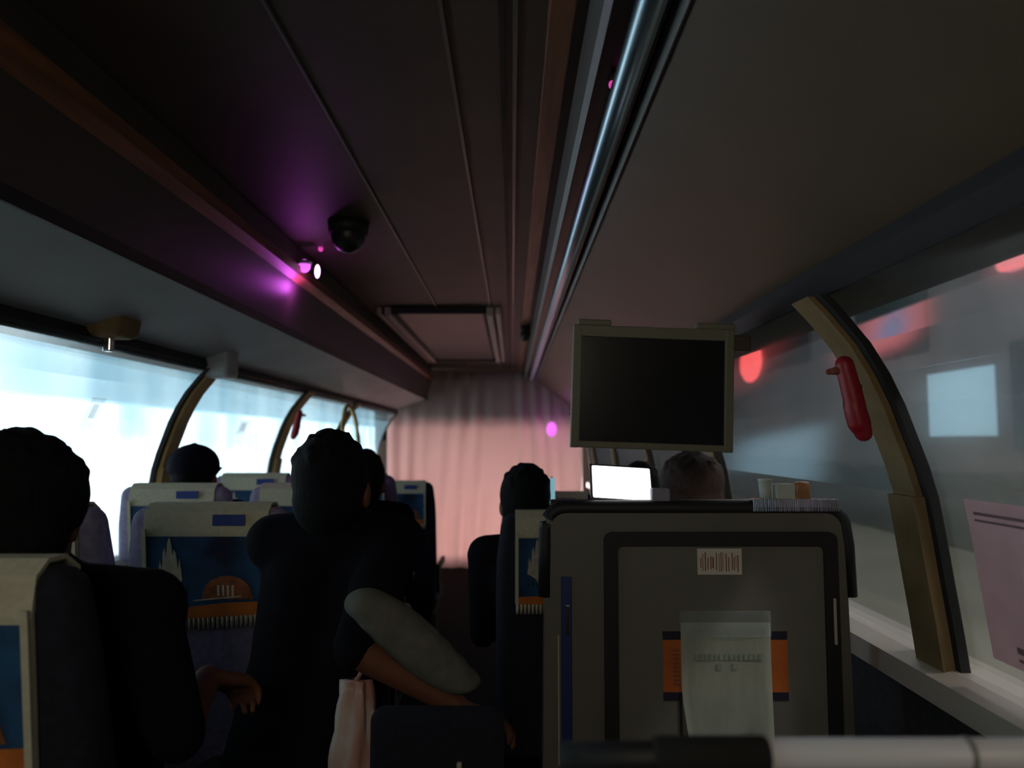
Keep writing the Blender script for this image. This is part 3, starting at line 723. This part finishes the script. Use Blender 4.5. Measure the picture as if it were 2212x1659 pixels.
bm = nb(); box(bm, -w2+.006, w2-.006, .022, .052, -h2+.006, h2-.006, .01); link('back_shell', bm, 'tvbez', tv)
for xa, xb in ((TX(1250)-ox, TX(1322)-ox), (TX(1508)-ox, TX(1592)-ox)):
    bm = nb(); box(bm, xa, xb, .0, .04, h2-.002, h2+.016, .004); link('hinge', bm, 'tvbez', tv)
bm = nb(); box(bm, .10, .262, .030, .07, h2-.05, h2-.008, .004)
for v in bm.verts:
    if v.co.z > h2+.02: v.co.z = min(v.co.z, E+.635-(v.co.x+ox-.262)*.79-oz+.012)
link('mounting_plate', bm, 'rack', tv)
for v in tv.children: v.rotation_euler = (0, .035, 0)

# ---------------------------------------------------------------- hammers and notices on the windows
def hammer(loc, label, side, s=1.0):
    o = empty('emergency_hammer', loc); tag(o, label, 'emergency hammer')
    k_ = 1 if side == 'right' else -1
    bm = nb(); caps(bm, (-.022*k_, 0, .070), .019, (-.006*k_, 0, .0), .021); caps(bm, (-.006*k_, 0, 0), .021, (.012*k_, 0, -.070), .018); caps(bm, (-.004*k_, 0, -.02), .022, (.004*k_, 0, -.05), .023)
    fuse(link('hammer_body', bm, 'red', o, True), .005, 2)
    bm = nb(); caps(bm, (-.055*k_, 0, .055), .006, (-.03*k_, 0, .058), .010); link('hammer_tip', bm, 'redink', o, True)
    bm = nb(); box(bm, -.004*k_-.012, -.004*k_+.018, .0, .03, -.02, .03, .003); link('holder', bm, 'black', o)
    o.scale = (s, s, s); return o
hammer((.668, 1.435, E+.080), 'red emergency hammer on the olive pillar beside the dim windows', 'right', .95)
hammer((-1.272, 4.36, E+.09), 'red emergency hammer on the tan pillar beside the lit windows', 'left', 1.0)
def window_notice(side, y0, y1, z0, z1, label, papermat, inks, name='window_notice'):
    sx = (lambda x: x) if side == 'right' else mir
    def xat(z):
        for (xa, za), (xb, zb2) in zip(PROF[:-1], PROF[1:]):
            if za <= z <= zb2: return xa+(xb-xa)*(z-za)/(zb2-za)
        return PROF[0][0]
    o = empty(name, (sx(xat(z0)), y0, E+z0)); tag(o, label, 'notice')
    def strip_(ya, yb, za, zb2, off):
        bm = nb(); K = 6
        A_ = [bm.verts.new((sx(xat(za+(zb2-za)*i/K)+.014-off)-o.location.x, ya-y0, za+(zb2-za)*i/K-z0)) for i in range(K+1)]
        B_ = [bm.verts.new((v.co.x, yb-y0, v.co.z)) for v in A_]
        for i in range(K): bm.faces.new((A_[i], B_[i], B_[i+1], A_[i+1]))
        bmesh.ops.solidify(bm, geom=bm.faces[:], thickness=.0006); return bm
    link('paper', strip_(y0, y1, z0, z1, 0), papermat, o)
    for nm, m, (a0, a1, b0, b1) in inks:
        link(nm, strip_(y0+(y1-y0)*a0, y0+(y1-y0)*a1, z0+(z1-z0)*b0, z0+(z1-z0)*b1, .0015), m, o)
    return o
dim = mat('faded_ink', (.42, .30, .34), .9)
window_notice('right', .98, 1.345, -.385, -.105, 'large pink paper notice stuck on the window nearest the camera', 'pinkpaper',
   [('printed_line', dim, (.08, .94, .905, .925)), ('printed_line', dim, (.08, .94, .865, .88)), ('printed_line', dim, (.1, .8, .10, .14)), ('printed_line', dim, (.1, .8, .05, .07))])
wn = mat('thin_white_sticker', (.8, .6, .66), .8, alpha=.28)
wr = mat('thin_red_mark', (.7, .12, .15), .8, alpha=.35)
window_notice('left', 2.34, 2.42, .035, .135, 'white sticker with a red mark on the nearest lit window', wn, [('red_mark', wr, (.3, .7, .35, .8))], 'window_sticker')
window_notice('left', 3.68, 3.80, .03, .10, 'small pale sticker with a red mark on the lit window between the two tan pillars', wn, [('red_mark', wr, (.2, .8, .2, .8))], 'window_sticker')
# curved handrail by the front door
bm = nb(); pts = []
for i in range(15):
    a = math.pi*i/14; pts.append((-1.15-.03*math.sin(a), 5.35-.32*math.cos(a)*.9, E-.25+.50*math.sin(a)**.7))
hr = link('handrail', nb_ if False else tube(bm, pts, .016, 12), 'gold', smooth=True); tag(hr, 'tan arched handrail near the front door beside the lit windows', 'handrail')

# ---------------------------------------------------------------- outside
G = E-2.6
bm = nb(); box(bm, -40, 40, -30, 90, G-.1, G); struct(link('ground', bm, 'pave'))
bld = empty('shop_building', (-6.2, 26, G)); tag(bld, 'brightly lit white and cyan shop front outside the windows, its unseen near end added to light the cabin', 'building')
bm = nb(); box(bm, -4, 0, -36, 24, 0, 7.0); link('facade', bm, 'facade', bld)
y = -26.7; i = 0  # row runs back out of view; near panes added to brighten the cabin
while y < 21.5:
    bm = nb(); box(bm, 0, .06, y, y+2.35, .3, 3.15, .02, 1); o = link('lit_window', bm, 'lit', bld)
    y += 2.4; i += 1
bm = nb(); box(bm, 0, .16, -26.7, 22.4, 3.16, 5.2, .03, 1); link('lit_sign_band', bm, 'litsign', bld)
yb = empty('concrete_building', (12.2, 30, G)); tag(yb, 'dim grey concrete building across the yard outside the misted windows', 'building')
bm = nb(); box(bm, 0, 4, -26, 30, 0, 14); link('facade', bm, 'yardwall', yb)
def onwall(name, y0, y1, z0, z1, m): bm = nb(); box(bm, -.06, 0, y0-30, y1-30, z0-G, z1-G, .02, 1); return link(name, bm, m, yb)
onwall('lit_window', 18.6, 21.6, E+.1, E+1.9, 'bluewin'); onwall('dark_window', 30, 36, E+3.2, E+5.6, 'darkwin'); onwall('dark_window', 21.5, 26, E+2.6, E+5.2, 'darkwin'); onwall('dark_window', 15, 18, E-.2, E+2.4, 'darkwin')
sg = empty('round_sign', (12.2, 37.2, E+3.9)); tag(sg, 'red lit sign glowing outside just beside the monitor', 'sign')
bm = nb(); ell(bm, (-.16, 0, 0), (.14, 1.7, 1.0), 20); link('sign_face', bm, 'redsign', sg, True)
s2 = empty('wall_sign', (11.95, 17.0, E+4.95)); tag(s2, 'pink lit sign with blue centre high outside the window nearest the camera', 'sign')
bm = nb(); box(bm, -.1, .15, -.9, .9, -.9, .9, .25, 4); link('sign_face', bm, 'pinksign', s2, True)
bm = nb(); ell(bm, (-.12, -.2, .1), (.08, .4, .4), 16); link('sign_centre', bm, 'bluesign', s2, True)
bm = nb(); box(bm, 10.6, 11.7, 8, 56, G, G+1.75, .25, 3)
bmesh.ops.subdivide_edges(bm, edges=[e for e in bm.edges if e.calc_length() > 5], cuts=60)
for v in bm.verts: v.co += Vector((random.uniform(-.12, .12), random.uniform(-.1, .1), random.uniform(-.12, .12) if v.co.z > G+.2 else 0))
tag(link('hedge', bm, 'hedge', smooth=True), 'dark green hedge along the foot of the grey building outside', 'hedge')
